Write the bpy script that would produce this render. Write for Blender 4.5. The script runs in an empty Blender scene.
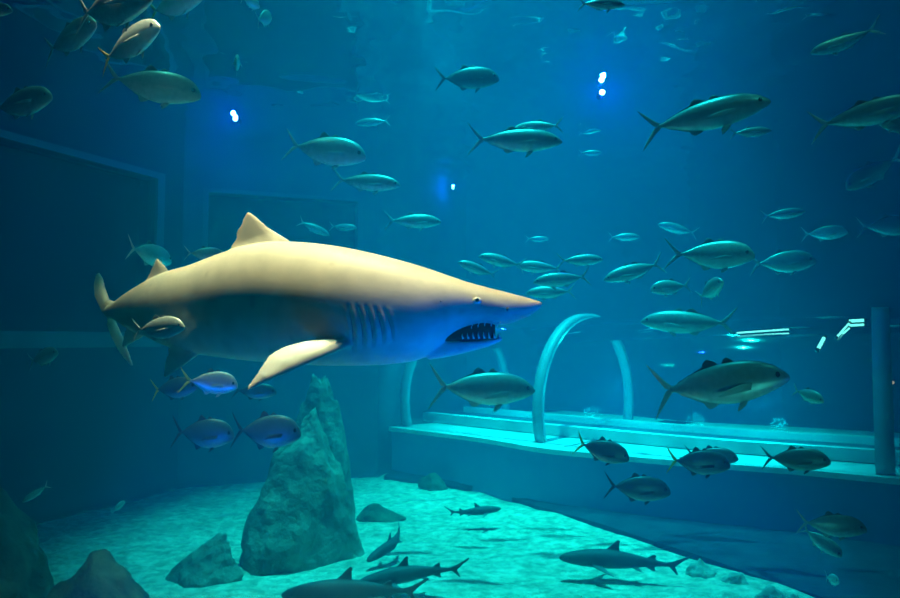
import bpy, bmesh, math, random
from mathutils import Vector, Matrix, noise
from math import sin, cos, pi, radians, sqrt, exp, atan2

random.seed(7)
S = bpy.context.scene
COL = S.collection
V = Vector

# ------------------------------------------------------------------ camera
FPX = 700.0
PITCH = math.atan2(41.0, FPX)
cam_d = bpy.data.cameras.new('camera')
cam_d.sensor_width = 36.0
cam_d.lens = 36.0 * FPX / 900.0
cam_d.clip_start = 0.05
cam_d.clip_end = 100
cam = bpy.data.objects.new('camera', cam_d)
COL.objects.link(cam)
cam.location = (0, 0, 0)
cam.rotation_euler = (pi / 2 + PITCH, 0, 0)
S.camera = cam
CP, SP = cos(PITCH), sin(PITCH)


def at(px, py, d):
    """Point in the tank at distance d (along +Y) seen at photo pixel px,py."""
    u = (px - 450.0) / FPX
    v = (299.0 - py) / FPX
    y = CP - v * SP
    z = SP + v * CP
    k = d / y
    return V((u * k, d, z * k))


def proj(p):
    y = p.y * CP + p.z * SP
    z = -p.y * SP + p.z * CP
    return 450 + FPX * p.x / y, 299 - FPX * z / y


FLOOR = -2.1
SURF = 3.0


# ------------------------------------------------------------------ object helpers
def mesh_obj(name, bm, mat, parent=None, smooth=True, recalc=True):
    if recalc:
        bmesh.ops.recalc_face_normals(bm, faces=bm.faces[:])
    me = bpy.data.meshes.new(name)
    bm.to_mesh(me)
    bm.free()
    if smooth:
        for p in me.polygons:
            p.use_smooth = True
    o = bpy.data.objects.new(name, me)
    if mat:
        me.materials.append(mat)
    COL.objects.link(o)
    if parent:
        o.parent = parent
    return o


def empty(name, loc=(0, 0, 0), rot=(0, 0, 0)):
    o = bpy.data.objects.new(name, None)
    o.empty_display_size = 0.05
    COL.objects.link(o)
    o.location = loc
    o.rotation_euler = rot
    return o


def tag(o, label=None, cat=None, group=None, kind=None):
    if label:
        o['label'] = label
    if cat:
        o['category'] = cat
    if group:
        o['group'] = group
    if kind:
        o['kind'] = kind
    return o


def loft(bm, rings, cap=True):
    vr = [[bm.verts.new(p) for p in r] for r in rings]
    n = len(vr[0])
    for a, b in zip(vr, vr[1:]):
        for i in range(n):
            j = (i + 1) % n
            bm.faces.new((a[i], a[j], b[j], b[i]))
    if cap:
        for r in (vr[0], vr[-1]):
            c = V((0, 0, 0))
            for v in r:
                c += v.co
            cv = bm.verts.new(c / n)
            for i in range(n):
                bm.faces.new((r[i], r[(i + 1) % n], cv))


def box(bm, lo, hi, rot=0, org=(0, 0, 0)):
    ps = []
    for z in (lo[2], hi[2]):
        for x, y in ((lo[0], lo[1]), (hi[0], lo[1]), (hi[0], hi[1]), (lo[0], hi[1])):
            ps.append(bm.verts.new(V((x * cos(rot) - y * sin(rot) + org[0], x * sin(rot) + y * cos(rot) + org[1], z + org[2]))))
    for f in ((0, 1, 2, 3), (4, 5, 6, 7), (0, 1, 5, 4), (1, 2, 6, 5), (2, 3, 7, 6), (3, 0, 4, 7)):
        bm.faces.new([ps[i] for i in f])


def tube(bm, pts, rad, n=10, cap=True):
    rings = []
    for i, p in enumerate(pts):
        p = V(p)
        a = V(pts[max(0, i - 1)])
        b = V(pts[min(len(pts) - 1, i + 1)])
        t = (b - a).normalized()
        ref = V((0, 0, 1)) if abs(t.z) < 0.9 else V((1, 0, 0))
        u = t.cross(ref).normalized()
        w = t.cross(u).normalized()
        r = rad[i] if isinstance(rad, (list, tuple)) else rad
        rings.append([p + (u * cos(2 * pi * k / n) + w * sin(2 * pi * k / n)) * r for k in range(n)])
    loft(bm, rings, cap)


FOIL = [(0, 0.10), (0.05, 0.55), (0.2, 1.0), (0.45, 0.95), (0.75, 0.5), (1, 0.08)]


def fin(bm, secs, nrm=None):
    """Tapered blade: secs = [(leading point, trailing point, half thickness), ...] from root to tip."""
    rings = []
    for i, (le, te, th) in enumerate(secs):
        le, te = V(le), V(te)
        ch = te - le
        a = (V(secs[max(0, i - 1)][0]) + V(secs[max(0, i - 1)][1])) / 2
        b = (V(secs[min(len(secs) - 1, i + 1)][0]) + V(secs[min(len(secs) - 1, i + 1)][1])) / 2
        N = nrm if nrm is not None else ch.cross(b - a)
        N = N.normalized() if N.length > 1e-9 else V((0, 1, 0))
        up = [le + ch * t + N * th * s for t, s in FOIL]
        dn = [le + ch * t - N * th * s for t, s in reversed(FOIL)]
        rings.append(up + dn)
    loft(bm, rings)


def lerp_tab(tab, x):
    if x <= tab[0][0]:
        return tab[0][1:]
    for a, b in zip(tab, tab[1:]):
        if x <= b[0]:
            t = (x - a[0]) / (b[0] - a[0])
            return tuple(p + (q - p) * t for p, q in zip(a[1:], b[1:]))
    return tab[-1][1:]


def smooth_tab(tab, n):
    """Catmull-Rom resample of a table of rows over its index."""
    out = []
    m = len(tab)
    for i in range(m - 1):
        p0, p1, p2, p3 = tab[max(0, i - 1)], tab[i], tab[i + 1], tab[min(m - 1, i + 2)]
        for k in range(n):
            t = k / n
            out.append(tuple(0.5 * (2 * b + (c - a) * t + (2 * a - 5 * b + 4 * c - d) * t * t + (3 * b - a - 3 * c + d) * t ** 3)
                             for a, b, c, d in zip(p0, p1, p2, p3)))
    out.append(tuple(tab[-1]))
    return out


# ------------------------------------------------------------------ materials
def new_mat(name):
    m = bpy.data.materials.new(name)
    m.use_nodes = True
    nt = m.node_tree
    nt.nodes.clear()
    out = nt.nodes.new('ShaderNodeOutputMaterial')
    return m, nt, out


def N(nt, typ, **kw):
    n = nt.nodes.new(typ)
    for k, v in kw.items():
        setattr(n, k, v)
    return n


def ramp(nt, stops, interp='LINEAR'):
    r = nt.nodes.new('ShaderNodeValToRGB')
    r.color_ramp.interpolation = interp
    e = r.color_ramp.elements
    while len(e) < len(stops):
        e.new(0.5)
    for el, (p, c) in zip(e, stops):
        el.position = p
        el.color = (c[0], c[1], c[2], 1)
    return r


def noise_mat(name, c1, c2, scale=4, rough=0.8, bump=0.3, bscale=20, detail=6, spec=0.3, lo=0.35, hi=0.65, bdist=0.03):
    m, nt, out = new_mat(name)
    L = nt.links
    tc = N(nt, 'ShaderNodeTexCoord')
    nz = N(nt, 'ShaderNodeTexNoise')
    nz.inputs['Scale'].default_value = scale
    nz.inputs['Detail'].default_value = detail
    L.new(tc.outputs['Object'], nz.inputs['Vector'])
    rp = ramp(nt, [(lo, c1), (hi, c2)])
    L.new(nz.outputs['Fac'], rp.inputs['Fac'])
    b = N(nt, 'ShaderNodeBsdfPrincipled')
    L.new(rp.outputs['Color'], b.inputs['Base Color'])
    b.inputs['Roughness'].default_value = rough
    b.inputs['Specular IOR Level'].default_value = spec
    if bump:
        n2 = N(nt, 'ShaderNodeTexNoise')
        n2.inputs['Scale'].default_value = bscale
        n2.inputs['Detail'].default_value = 5
        L.new(tc.outputs['Object'], n2.inputs['Vector'])
        bp = N(nt, 'ShaderNodeBump')
        bp.inputs['Strength'].default_value = bump
        bp.inputs['Distance'].default_value = bdist
        L.new(n2.outputs['Fac'], bp.inputs['Height'])
        L.new(bp.outputs['Normal'], b.inputs['Normal'])
    L.new(b.outputs['BSDF'], out.inputs['Surface'])
    return m


def plain(name, c, rough=0.5, spec=0.4, metal=0.0):
    m, nt, out = new_mat(name)
    b = N(nt, 'ShaderNodeBsdfPrincipled')
    b.inputs['Base Color'].default_value = (*c, 1)
    b.inputs['Roughness'].default_value = rough
    b.inputs['Specular IOR Level'].default_value = spec
    b.inputs['Metallic'].default_value = metal
    nt.links.new(b.outputs['BSDF'], out.inputs['Surface'])
    return m


def emit(name, c, s):
    m, nt, out = new_mat(name)
    e = N(nt, 'ShaderNodeEmission')
    e.inputs['Color'].default_value = (*c, 1)
    e.inputs['Strength'].default_value = s
    nt.links.new(e.outputs['Emission'], out.inputs['Surface'])
    return m


def acrylic_mat(name, ior, tint, rough=0.02, bump=0.0):
    m, nt, out = new_mat(name)
    L = nt.links
    fr = N(nt, 'ShaderNodeFresnel')
    fr.inputs['IOR'].default_value = ior
    tr = N(nt, 'ShaderNodeBsdfTransparent')
    tr.inputs['Color'].default_value = (*tint, 1)
    gl = N(nt, 'ShaderNodeBsdfGlossy')
    gl.inputs['Roughness'].default_value = rough
    gl.inputs['Color'].default_value = (1, 1, 1, 1)
    mx = N(nt, 'ShaderNodeMixShader')
    L.new(fr.outputs['Fac'], mx.inputs['Fac'])
    L.new(tr.outputs['BSDF'], mx.inputs[1])
    L.new(gl.outputs['BSDF'], mx.inputs[2])
    if bump:
        tc = N(nt, 'ShaderNodeTexCoord')
        nz = N(nt, 'ShaderNodeTexNoise')
        nz.inputs['Scale'].default_value = 1.2
        L.new(tc.outputs['Object'], nz.inputs['Vector'])
        bp = N(nt, 'ShaderNodeBump')
        bp.inputs['Strength'].default_value = bump
        bp.inputs['Distance'].default_value = 0.05
        L.new(nz.outputs['Fac'], bp.inputs['Height'])
        L.new(bp.outputs['Normal'], gl.inputs['Normal'])
    L.new(mx.outputs['Shader'], out.inputs['Surface'])
    return m, nt, out


# water: rippled interface above, clear blue-green scattering volume inside
SCAT = (0.0, 0.0235, 0.0455)
ABSO = (0.19, 0.042, 0.038)
M_WATER, nt, out = acrylic_mat('water', 1.33, (1, 1, 1), 0.03)
vs = N(nt, 'ShaderNodeVolumeScatter')
vs.inputs['Color'].default_value = (SCAT[0] / 0.1, SCAT[1] / 0.1, SCAT[2] / 0.1, 1)
vs.inputs['Density'].default_value = 0.1
vs.inputs['Anisotropy'].default_value = 0.0
va = N(nt, 'ShaderNodeVolumeAbsorption')
# absorption coefficient = density * (1 - colour)
va.inputs['Color'].default_value = (1 - ABSO[0] / 0.3, 1 - ABSO[1] / 0.3, 1 - ABSO[2] / 0.3, 1)
va.inputs['Density'].default_value = 0.3
# the scatter node's own extinction is colour*density, so nothing more to add
ad = N(nt, 'ShaderNodeAddShader')
nt.links.new(vs.outputs['Volume'], ad.inputs[0])
nt.links.new(va.outputs['Volume'], ad.inputs[1])
nt.links.new(ad.outputs['Shader'], out.inputs['Volume'])

M_TUNNEL, _, _ = acrylic_mat('tunnel_acrylic', 0.80, (0.93, 0.97, 0.98), 0.06, 0.15)
M_PANE, _, _ = acrylic_mat('window_acrylic', 1.2, (0.6, 0.7, 0.75), 0.05)

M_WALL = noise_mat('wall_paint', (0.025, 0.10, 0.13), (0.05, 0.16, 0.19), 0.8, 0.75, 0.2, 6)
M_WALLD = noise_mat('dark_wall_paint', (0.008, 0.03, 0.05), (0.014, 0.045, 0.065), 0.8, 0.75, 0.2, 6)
M_FRAME = noise_mat('window_frame_paint', (0.06, 0.15, 0.17), (0.1, 0.2, 0.22), 3, 0.6, 0.1, 12)
M_PLINTH = noise_mat('plinth_paint', (0.02, 0.22, 0.40), (0.03, 0.26, 0.45), 1.5, 0.8, 0.2, 8)
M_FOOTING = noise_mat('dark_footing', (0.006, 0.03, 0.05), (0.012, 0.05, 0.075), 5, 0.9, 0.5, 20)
M_LEDGE = noise_mat('ledge_concrete', (0.55, 0.58, 0.56), (0.72, 0.74, 0.72), 2.0, 0.7, 0.2, 14)
M_WALK = noise_mat('walkway_carpet', (0.05, 0.10, 0.14), (0.08, 0.14, 0.18), 6, 0.9, 0.1, 40)
M_RIB = noise_mat('acrylic_joint', (0.28, 0.42, 0.46), (0.34, 0.48, 0.52), 5, 0.35, 0.0)
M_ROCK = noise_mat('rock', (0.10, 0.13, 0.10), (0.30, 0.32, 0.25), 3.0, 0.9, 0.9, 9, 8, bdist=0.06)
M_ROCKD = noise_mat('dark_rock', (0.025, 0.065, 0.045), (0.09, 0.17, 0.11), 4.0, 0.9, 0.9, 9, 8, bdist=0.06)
M_STONE = noise_mat('pale_stone', (0.25, 0.3, 0.26), (0.5, 0.52, 0.45), 9.0, 0.9, 0.6, 20)
M_METAL = plain('lamp_housing', (0.08, 0.09, 0.1), 0.4, 0.5, 0.6)
M_LENS = emit('lamp_lens', (0.62, 0.55, 1.0), 14)
M_TUBE = emit('reflection_glow', (0.45, 1.0, 0.95), 2.2)  # glow of the added tubes that stand for lamp reflections
M_RED = emit('red_lamp_glow', (1.0, 0.25, 0.18), 2.0)


def sand_material():
    m, nt, out = new_mat('sand')
    L = nt.links
    tc = N(nt, 'ShaderNodeTexCoord')
    n1 = N(nt, 'ShaderNodeTexNoise')
    n1.inputs['Scale'].default_value = 2.2
    n1.inputs['Detail'].default_value = 8
    n1.inputs['Roughness'].default_value = 0.7
    L.new(tc.outputs['Object'], n1.inputs['Vector'])
    rp = ramp(nt, [(0.3, (0.46, 0.44, 0.34)), (0.5, (0.62, 0.60, 0.49)), (0.7, (0.76, 0.74, 0.63))])
    L.new(n1.outputs['Fac'], rp.inputs['Fac'])
    n3 = N(nt, 'ShaderNodeTexNoise')
    n3.inputs['Scale'].default_value = 9
    n3.inputs['Detail'].default_value = 6
    n3.inputs['Roughness'].default_value = 0.65
    L.new(tc.outputs['Object'], n3.inputs['Vector'])
    r3 = ramp(nt, [(0.38, (0.62, 0.62, 0.60)), (0.62, (1.15, 1.15, 1.12))])
    L.new(n3.outputs['Fac'], r3.inputs['Fac'])
    mm = N(nt, 'ShaderNodeMix', data_type='RGBA', blend_type='MULTIPLY')
    mm.inputs[0].default_value = 1.0
    L.new(rp.outputs['Color'], mm.inputs[6])
    L.new(r3.outputs['Color'], mm.inputs[7])
    vo = N(nt, 'ShaderNodeTexVoronoi')
    vo.inputs['Scale'].default_value = 11
    L.new(tc.outputs['Object'], vo.inputs['Vector'])
    b = N(nt, 'ShaderNodeBsdfPrincipled')
    b.inputs['Roughness'].default_value = 0.95
    b.inputs['Specular IOR Level'].default_value = 0.1
    L.new(mm.outputs[2], b.inputs['Base Color'])
    bp = N(nt, 'ShaderNodeBump')
    bp.inputs['Strength'].default_value = 0.6
    bp.inputs['Distance'].default_value = 0.05
    L.new(vo.outputs['Distance'], bp.inputs['Height'])
    L.new(bp.outputs['Normal'], b.inputs['Normal'])
    L.new(b.outputs['BSDF'], out.inputs['Surface'])
    return m


M_SAND = sand_material()


def skin_material(name, back, belly, zlo, zhi, rough=0.5, spec=0.4, nscale=6.0, namp=0.18, metal=0.0, spots=None):
    """Countershaded animal skin: back colour above, belly colour below, in the animal's own coordinates."""
    m, nt, out = new_mat(name)
    L = nt.links
    tc = N(nt, 'ShaderNodeTexCoord')
    sx = N(nt, 'ShaderNodeSeparateXYZ')
    L.new(tc.outputs['Object'], sx.inputs['Vector'])
    mr = N(nt, 'ShaderNodeMapRange')
    mr.inputs['From Min'].default_value = zlo
    mr.inputs['From Max'].default_value = zhi
    nz = N(nt, 'ShaderNodeTexNoise')
    nz.inputs['Scale'].default_value = nscale
    nz.inputs['Detail'].default_value = 5
    L.new(tc.outputs['Object'], nz.inputs['Vector'])
    ma = N(nt, 'ShaderNodeMath', operation='MULTIPLY_ADD')
    ma.inputs[1].default_value = (zhi - zlo) * 0.5
    L.new(nz.outputs['Fac'], ma.inputs[0])
    L.new(sx.outputs['Z'], ma.inputs[2])
    L.new(ma.outputs['Value'], mr.inputs['Value'])
    mx = N(nt, 'ShaderNodeMix', data_type='RGBA')
    mx.inputs[6].default_value = (*belly, 1)
    mx.inputs[7].default_value = (*back, 1)
    L.new(mr.outputs['Result'], mx.inputs[0])
    col = mx.outputs[2]
    n2 = N(nt, 'ShaderNodeTexNoise')
    n2.inputs['Scale'].default_value = nscale * 2.5
    n2.inputs['Detail'].default_value = 6
    L.new(tc.outputs['Object'], n2.inputs['Vector'])
    r2 = ramp(nt, [(0.3, (1 - namp,) * 3), (0.7, (1 + 0 * namp,) * 3)])
    L.new(n2.outputs['Fac'], r2.inputs['Fac'])
    m2 = N(nt, 'ShaderNodeMix', data_type='RGBA', blend_type='MULTIPLY')
    m2.inputs[0].default_value = 1.0
    L.new(col, m2.inputs[6])
    L.new(r2.outputs['Color'], m2.inputs[7])
    col = m2.outputs[2]
    if spots:
        vo = N(nt, 'ShaderNodeTexVoronoi')
        vo.inputs['Scale'].default_value = spots
        L.new(tc.outputs['Object'], vo.inputs['Vector'])
        r3 = ramp(nt, [(0.06, (0.62, 0.58, 0.5)), (0.16, (1, 1, 1))])
        L.new(vo.outputs['Distance'], r3.inputs['Fac'])
        m3 = N(nt, 'ShaderNodeMix', data_type='RGBA', blend_type='MULTIPLY')
        m3.inputs[0].default_value = 0.5
        L.new(col, m3.inputs[6])
        L.new(r3.outputs['Color'], m3.inputs[7])
        col = m3.outputs[2]
    b = N(nt, 'ShaderNodeBsdfPrincipled')
    b.inputs['Roughness'].default_value = rough
    b.inputs['Specular IOR Level'].default_value = spec
    b.inputs['Metallic'].default_value = metal
    L.new(col, b.inputs['Base Color'])
    L.new(b.outputs['BSDF'], out.inputs['Surface'])
    return m


M_SHARK = skin_material('shark_skin', (0.52, 0.45, 0.33), (0.74, 0.74, 0.68), -0.16, -0.02, 0.55, 0.35, 4.0, 0.22, spots=7.0)
M_REEF = skin_material('reef_shark_skin', (0.05, 0.085, 0.09), (0.2, 0.24, 0.24), -0.05, -0.02, 0.6, 0.3, 8.0)
M_FISH = skin_material('jack_scales', (0.34, 0.40, 0.38), (0.82, 0.86, 0.84), -0.10, 0.05, 0.38, 0.55, 9.0, 0.25, 0.25)
M_SLIM = skin_material('amberjack_scales', (0.28, 0.34, 0.33), (0.82, 0.86, 0.84), -0.065, 0.01, 0.38, 0.55, 9.0, 0.25, 0.25)
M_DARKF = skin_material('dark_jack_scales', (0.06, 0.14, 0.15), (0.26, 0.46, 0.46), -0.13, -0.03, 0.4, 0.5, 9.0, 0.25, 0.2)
M_FIN = plain('fin_membrane', (0.40, 0.46, 0.44), 0.5)
M_FIND = plain('dark_fin_membrane', (0.05, 0.06, 0.06), 0.5)
M_FINY = plain('yellow_fin_membrane', (0.62, 0.50, 0.08), 0.5)
M_PUPIL = plain('dark_eye', (0.01, 0.012, 0.015), 0.12, 0.7)
M_IRIS = plain('pale_eye', (0.55, 0.56, 0.5), 0.2, 0.6)
M_TOOTH = plain('tooth_enamel', (0.8, 0.8, 0.74), 0.3)
M_MOUTH = plain('mouth_shade', (0.035, 0.02, 0.022), 0.6)  # near black: shade of the open mouth put into the colour
M_SLIT = plain('gill_dark', (0.10, 0.095, 0.08), 0.7)

# ------------------------------------------------------------------ setting
# sand floor
bm = bmesh.new()
NX, NY = 230, 148
x0, x1, y0, y1 = -8.6, 9.9, 4.1, 15.6
grid = []
for j in range(NY + 1):
    row = []
    for i in range(NX + 1):
        x = x0 + (x1 - x0) * i / NX
        y = y0 + (y1 - y0) * j / NY
        z = noise.fractal(V((x * 0.5, y * 0.5, 3)), 1.0, 2.0, 3) * 0.05
        z += noise.noise(V((x * 3.1 + 0.6 * sin(y), y * 2.2, 1))) * 0.018 + noise.noise(V((x * 8, y * 7, 5))) * 0.008
        row.append(bm.verts.new((x, y, FLOOR + min(z, 0.05))))
    grid.append(row)
for j in range(NY):
    for i in range(NX):
        bm.faces.new((grid[j][i], grid[j][i + 1], grid[j + 1][i + 1], grid[j + 1][i]))
floor = mesh_obj('floor', bm, M_SAND)
tag(floor, 'pale rippled sand floor of the aquarium tank', kind='structure')

def water_z(x, y):
    return SURF + noise.noise(V((x * 0.9, y * 0.7, 0))) * 0.035 + noise.noise(V((x * 2.3, y * 1.9, 4))) * 0.02 + noise.noise(V((x * 5.0, y * 4.2, 8))) * 0.009


# water body: closed volume with a rippled top
bm = bmesh.new()
NX, NY = 260, 260
x0, x1, y0, y1 = -10.5, 11.5, -3.0, 19.0
top = []
for j in range(NY + 1):
    row = []
    for i in range(NX + 1):
        x = x0 + (x1 - x0) * i / NX
        y = y0 + (y1 - y0) * j / NY
        z = water_z(x, y)
        row.append(bm.verts.new((x, y, z)))
    top.append(row)
for j in range(NY):
    for i in range(NX):
        bm.faces.new((top[j][i], top[j][i + 1], top[j + 1][i + 1], top[j + 1][i]))
loop = [top[0][i] for i in range(NX + 1)] + [top[j][NX] for j in range(1, NY + 1)] + [top[NY][i] for i in range(NX - 1, -1, -1)] + [top[j][0] for j in range(NY - 1, 0, -1)]
bot = [bm.verts.new((v.co.x, v.co.y, -3.2)) for v in loop]
for i in range(len(loop)):
    k = (i + 1) % len(loop)
    bm.faces.new((loop[i], bot[i], bot[k], loop[k]))
bm.faces.new(list(reversed(bot)))
water = mesh_obj('water', bm, M_WATER)
tag(water, 'clear blue-green tank water with a rippled surface', kind='structure')


def wall(name, A, B, z0, z1, mat, thick=0.3, hole=None, label=None, side=1):
    """Wall from A to B (its wet face), thickness behind it; hole = (u0,u1,w0,w1) along and up."""
    A, B = V((*A, 0)), V((*B, 0))
    L = (B - A).length
    ang = atan2(B.y - A.y, B.x - A.x)
    bm = bmesh.new()
    ya, yb = (0, thick) if side > 0 else (-thick, 0)
    if hole:
        u0, u1, w0, w1 = hole
        box(bm, (0, ya, z0), (L, yb, w0), ang, A)
        box(bm, (0, ya, w1), (L, yb, z1), ang, A)
        box(bm, (0, ya, w0), (u0, yb, w1), ang, A)
        box(bm, (u1, ya, w0), (L, yb, w1), ang, A)
    else:
        box(bm, (0, ya, z0), (L, yb, z1), ang, A)
    o = mesh_obj(name, bm, mat, smooth=False)
    tag(o, label, kind='structure')
    return A, ang, L


def window(name, A, ang, hole, label, side=1, bar=0.12):
    u0, u1, w0, w1 = hole
    r = empty(name, A, (0, 0, ang))
    tag(r, label, kind='structure')
    s = side
    bm = bmesh.new()
    f0, f1 = sorted((-0.05 * s, 0.22 * s))
    box(bm, (u0 - bar, f0, w0 - bar * 1.6), (u1 + bar, f1, w0))
    box(bm, (u0 - bar, f0, w1), (u1 + bar, f1, w1 + bar * 0.7))
    box(bm, (u0 - bar, f0, w0), (u0, f1, w1))
    box(bm, (u1, f0, w0), (u1 + bar, f1, w1))
    o = mesh_obj('window_frame', bm, M_FRAME, r, smooth=False)
    o['kind'] = 'structure'
    bm = bmesh.new()
    p0, p1 = sorted((0.14 * s, 0.2 * s))
    box(bm, (u0, p0, w0), (u1, p1, w1))
    o = mesh_obj('window_pane', bm, M_PANE, r, smooth=False)
    o['kind'] = 'structure'
    bm = bmesh.new()
    p0, p1 = sorted((0.9 * s, 1.0 * s))
    box(bm, (u0 - 0.6, p0, w0 - 0.6), (u1 + 0.6, p1, w1 + 0.6))
    o = mesh_obj('window_backing', bm, M_WALLD, r, smooth=False)
    o['kind'] = 'structure'


CL = (-3.85, 10.0)
PL = (-8.9, -1.02)
h = (3.0, 11.62, 0.10, 2.22)
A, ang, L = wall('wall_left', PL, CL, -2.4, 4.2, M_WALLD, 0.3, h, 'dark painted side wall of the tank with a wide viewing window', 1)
window('window_1', A, ang, h, 'long dark viewing window in the side wall behind the shark tail', 1)
CB = (-1.12, 10.95)
h = (0.35, 2.55, 0.10, 2.15)
A, ang, L = wall('wall_back', CL, CB, -2.4, 4.2, M_WALL, 0.3, h, 'short end wall of the tank behind the tall rock', 1)
window('window_2', A, ang, h, 'dim viewing window in the end wall above the tall rock', 1, 0.08)
wall('wall_recess', (-1.12, 10.95), (0.35, 15.0), -2.4, 4.2, M_WALL, 0.3, None, 'return wall running back beside the tunnel', 1)
wall('wall_far', (0.3, 15.0), (5.9, 16.8), -2.4, 4.2, M_WALL, 0.3, None, 'far blue wall of the tank beyond the tunnel', 1)
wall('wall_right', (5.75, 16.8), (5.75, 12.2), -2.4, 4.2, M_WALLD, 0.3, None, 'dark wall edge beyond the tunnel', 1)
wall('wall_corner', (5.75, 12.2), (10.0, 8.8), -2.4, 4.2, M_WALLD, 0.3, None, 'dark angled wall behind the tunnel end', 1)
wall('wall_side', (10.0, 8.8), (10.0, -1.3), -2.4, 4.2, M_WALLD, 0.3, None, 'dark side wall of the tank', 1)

# ------------------------------------------------------------------ tunnel
FOOT = [(-0.80, 11.13), (-0.66, 11.0), (1.2, 9.3), (2.85, 7.95), (4.35, 7.08), (6.6, 5.6), (7.3, 5.1)]
FOOT = [V((x, y, 0)) for x, y in FOOT]
LEDGE_Z = -1.33


def path(pts, n):
    return [V((a[0], a[1], 0)) for a in smooth_tab([(p.x, p.y) for p in pts], n)]


def normals(ps):
    out = []
    for i in range(len(ps)):
        t = (ps[min(i + 1, len(ps) - 1)] - ps[max(i - 1, 0)]).normalized()
        out.append(V((-t.y, t.x, 0)) if V((-t.y, t.x, 0)).y > 0 else V((t.y, -t.x, 0)))
    return out


FP = path(FOOT, 8)
FNm = normals(FP)
R = 1.27
A0 = radians(18)
tun = empty('viewing_tunnel', (1.2, 9.3, LEDGE_Z))
tag(tun, 'clear arched walk-through viewing tunnel crossing the tank on a blue plinth', 'tunnel')
tun_inv = Matrix.Translation((-1.2, -9.3, -LEDGE_Z))


def tmesh(name, bm, mat, smooth=True, parent=tun):
    bmesh.ops.transform(bm, matrix=tun_inv, verts=bm.verts)
    return mesh_obj(name, bm, mat, parent, smooth)


def arch(c, n, r, a):
    """Point on the arch over near foot c; a from 0 (near foot) to pi (far foot)."""
    a = -A0 + a * (pi + 2 * A0) / pi
    return c + n * (R * cos(A0) - r * cos(a)) + V((0, 0, LEDGE_Z + R * sin(A0) + r * sin(a)))


# acrylic shell (open sheet, outward normals)
bm = bmesh.new()
K = 28
vr = [[bm.verts.new(arch(c, n, R, pi * k / K)) for k in range(K + 1)] for c, n in zip(FP, FNm)]
for a, b in zip(vr, vr[1:]):
    for k in range(K):
        bm.faces.new((a[k], a[k + 1], b[k + 1], b[k]))
bm.normal_update(); bm.faces.ensure_lookup_table()
mid = bm.faces[len(bm.faces) // 2]
if bm.faces[K // 2].normal.z < 0:
    bmesh.ops.reverse_faces(bm, faces=bm.faces[:])
from mathutils.bvhtree import BVHTree
shell_bvh = BVHTree.FromBMesh(bm)
bmesh.ops.transform(bm, matrix=tun_inv, verts=bm.verts)
mesh_obj('acrylic_shell', bm, M_TUNNEL, tun, recalc=False)


def rib(i, wid=0.13):
    c, n = FP[i], FNm[i]
    t = V((n.y, -n.x, 0))
    bm = bmesh.new()
    rings = []
    for k in range(41):
        a = pi * k / 40
        q = [arch(c + t * s * wid / 2, n, r, a) for s, r in ((-1, R - 0.04), (-1, R + 0.05), (1, R + 0.05), (1, R - 0.04))]
        rings.append(q)
    loft(bm, rings)
    return tmesh('joint_rib', bm, M_RIB)


rib(8)
rib(16)
rib(32, 0.17)
rib(44, 0.2)

# plinth: sloping outer face, flat ledge with kerb, walkway inside
TOE = [(-1.0, 10.7), (-0.8, 10.6), (0.45, 9.75), (1.12, 8.75), (1.64, 8.05), (2.08, 7.3), (2.42, 6.75), (2.85, 5.95), (3.6, 4.9), (4.6, 3.9), (6.3, 3.0)]
LIP = [(-0.92, 10.95), (-0.72, 10.75), (0.4, 9.75), (1.12, 8.85), (1.75, 8.4), (2.4, 8.0), (3.0, 7.7), (3.7, 7.35), (4.5, 6.8), (6.0, 5.7), (7.0, 4.9)]
toe = path([V((*p, 0)) for p in TOE], 4)
lip = path([V((*p, 0)) for p in LIP], 4)
bm = bmesh.new()
rings = []
lipn = normals(lip)
for b, n in zip(lip, lipn):
    f0, f1 = b + n * 0.02, b + n * 0.5
    rings.append((V((f0.x, f0.y, FLOOR - 0.15)), V((f0.x, f0.y, LEDGE_Z - 0.06)), V((f1.x, f1.y, LEDGE_Z - 0.06)), V((f1.x, f1.y, FLOOR - 0.15))))
loft(bm, rings)
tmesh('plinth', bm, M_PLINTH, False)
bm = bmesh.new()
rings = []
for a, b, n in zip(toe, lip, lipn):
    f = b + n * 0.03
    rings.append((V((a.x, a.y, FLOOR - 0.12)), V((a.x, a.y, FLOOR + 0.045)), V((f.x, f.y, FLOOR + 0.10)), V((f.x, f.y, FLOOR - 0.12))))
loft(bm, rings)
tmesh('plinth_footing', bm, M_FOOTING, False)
bm = bmesh.new()
rings = []
lipn = normals(lip)
for b, n in zip(lip, lipn):
    q0 = V((b.x, b.y, 0)) - n * 0.04
    q1 = b + n * 3.9
    rings.append((V((q0.x, q0.y, LEDGE_Z - 0.07)), V((q0.x, q0.y, LEDGE_Z - 0.01)), V((q1.x, q1.y, LEDGE_Z - 0.01)), V((q1.x, q1.y, LEDGE_Z - 0.07))))
loft(bm, rings)
led = tmesh('ledge', bm, M_LEDGE, False)
bm = bmesh.new()
rings = []
for c, n in zip(FP, FNm):
    a, b = c + n * 0.75, c + n * 1.75
    z = LEDGE_Z
    rings.append([a + V((0, 0, z + 0.0)), a + V((0, 0, z + 0.05)), b + V((0, 0, z + 0.05)), b + V((0, 0, z + 0.0))])
loft(bm, rings)
tmesh('walkway', bm, M_WALK, False)
bm = bmesh.new()
for off in (0.68, 1.82):
    rings = []
    for c, n in zip(FP, FNm):
        a, b = c + n * (off - 0.07), c + n * (off + 0.07)
        rings.append([a + V((0, 0, LEDGE_Z)), a + V((0, 0, LEDGE_Z + 0.14)), b + V((0, 0, LEDGE_Z + 0.14)), b + V((0, 0, LEDGE_Z))])
    loft(bm, rings)
    kerb = tmesh('walkway_kerb', bm, M_LEDGE, False)
    bm = bmesh.new()
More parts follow.
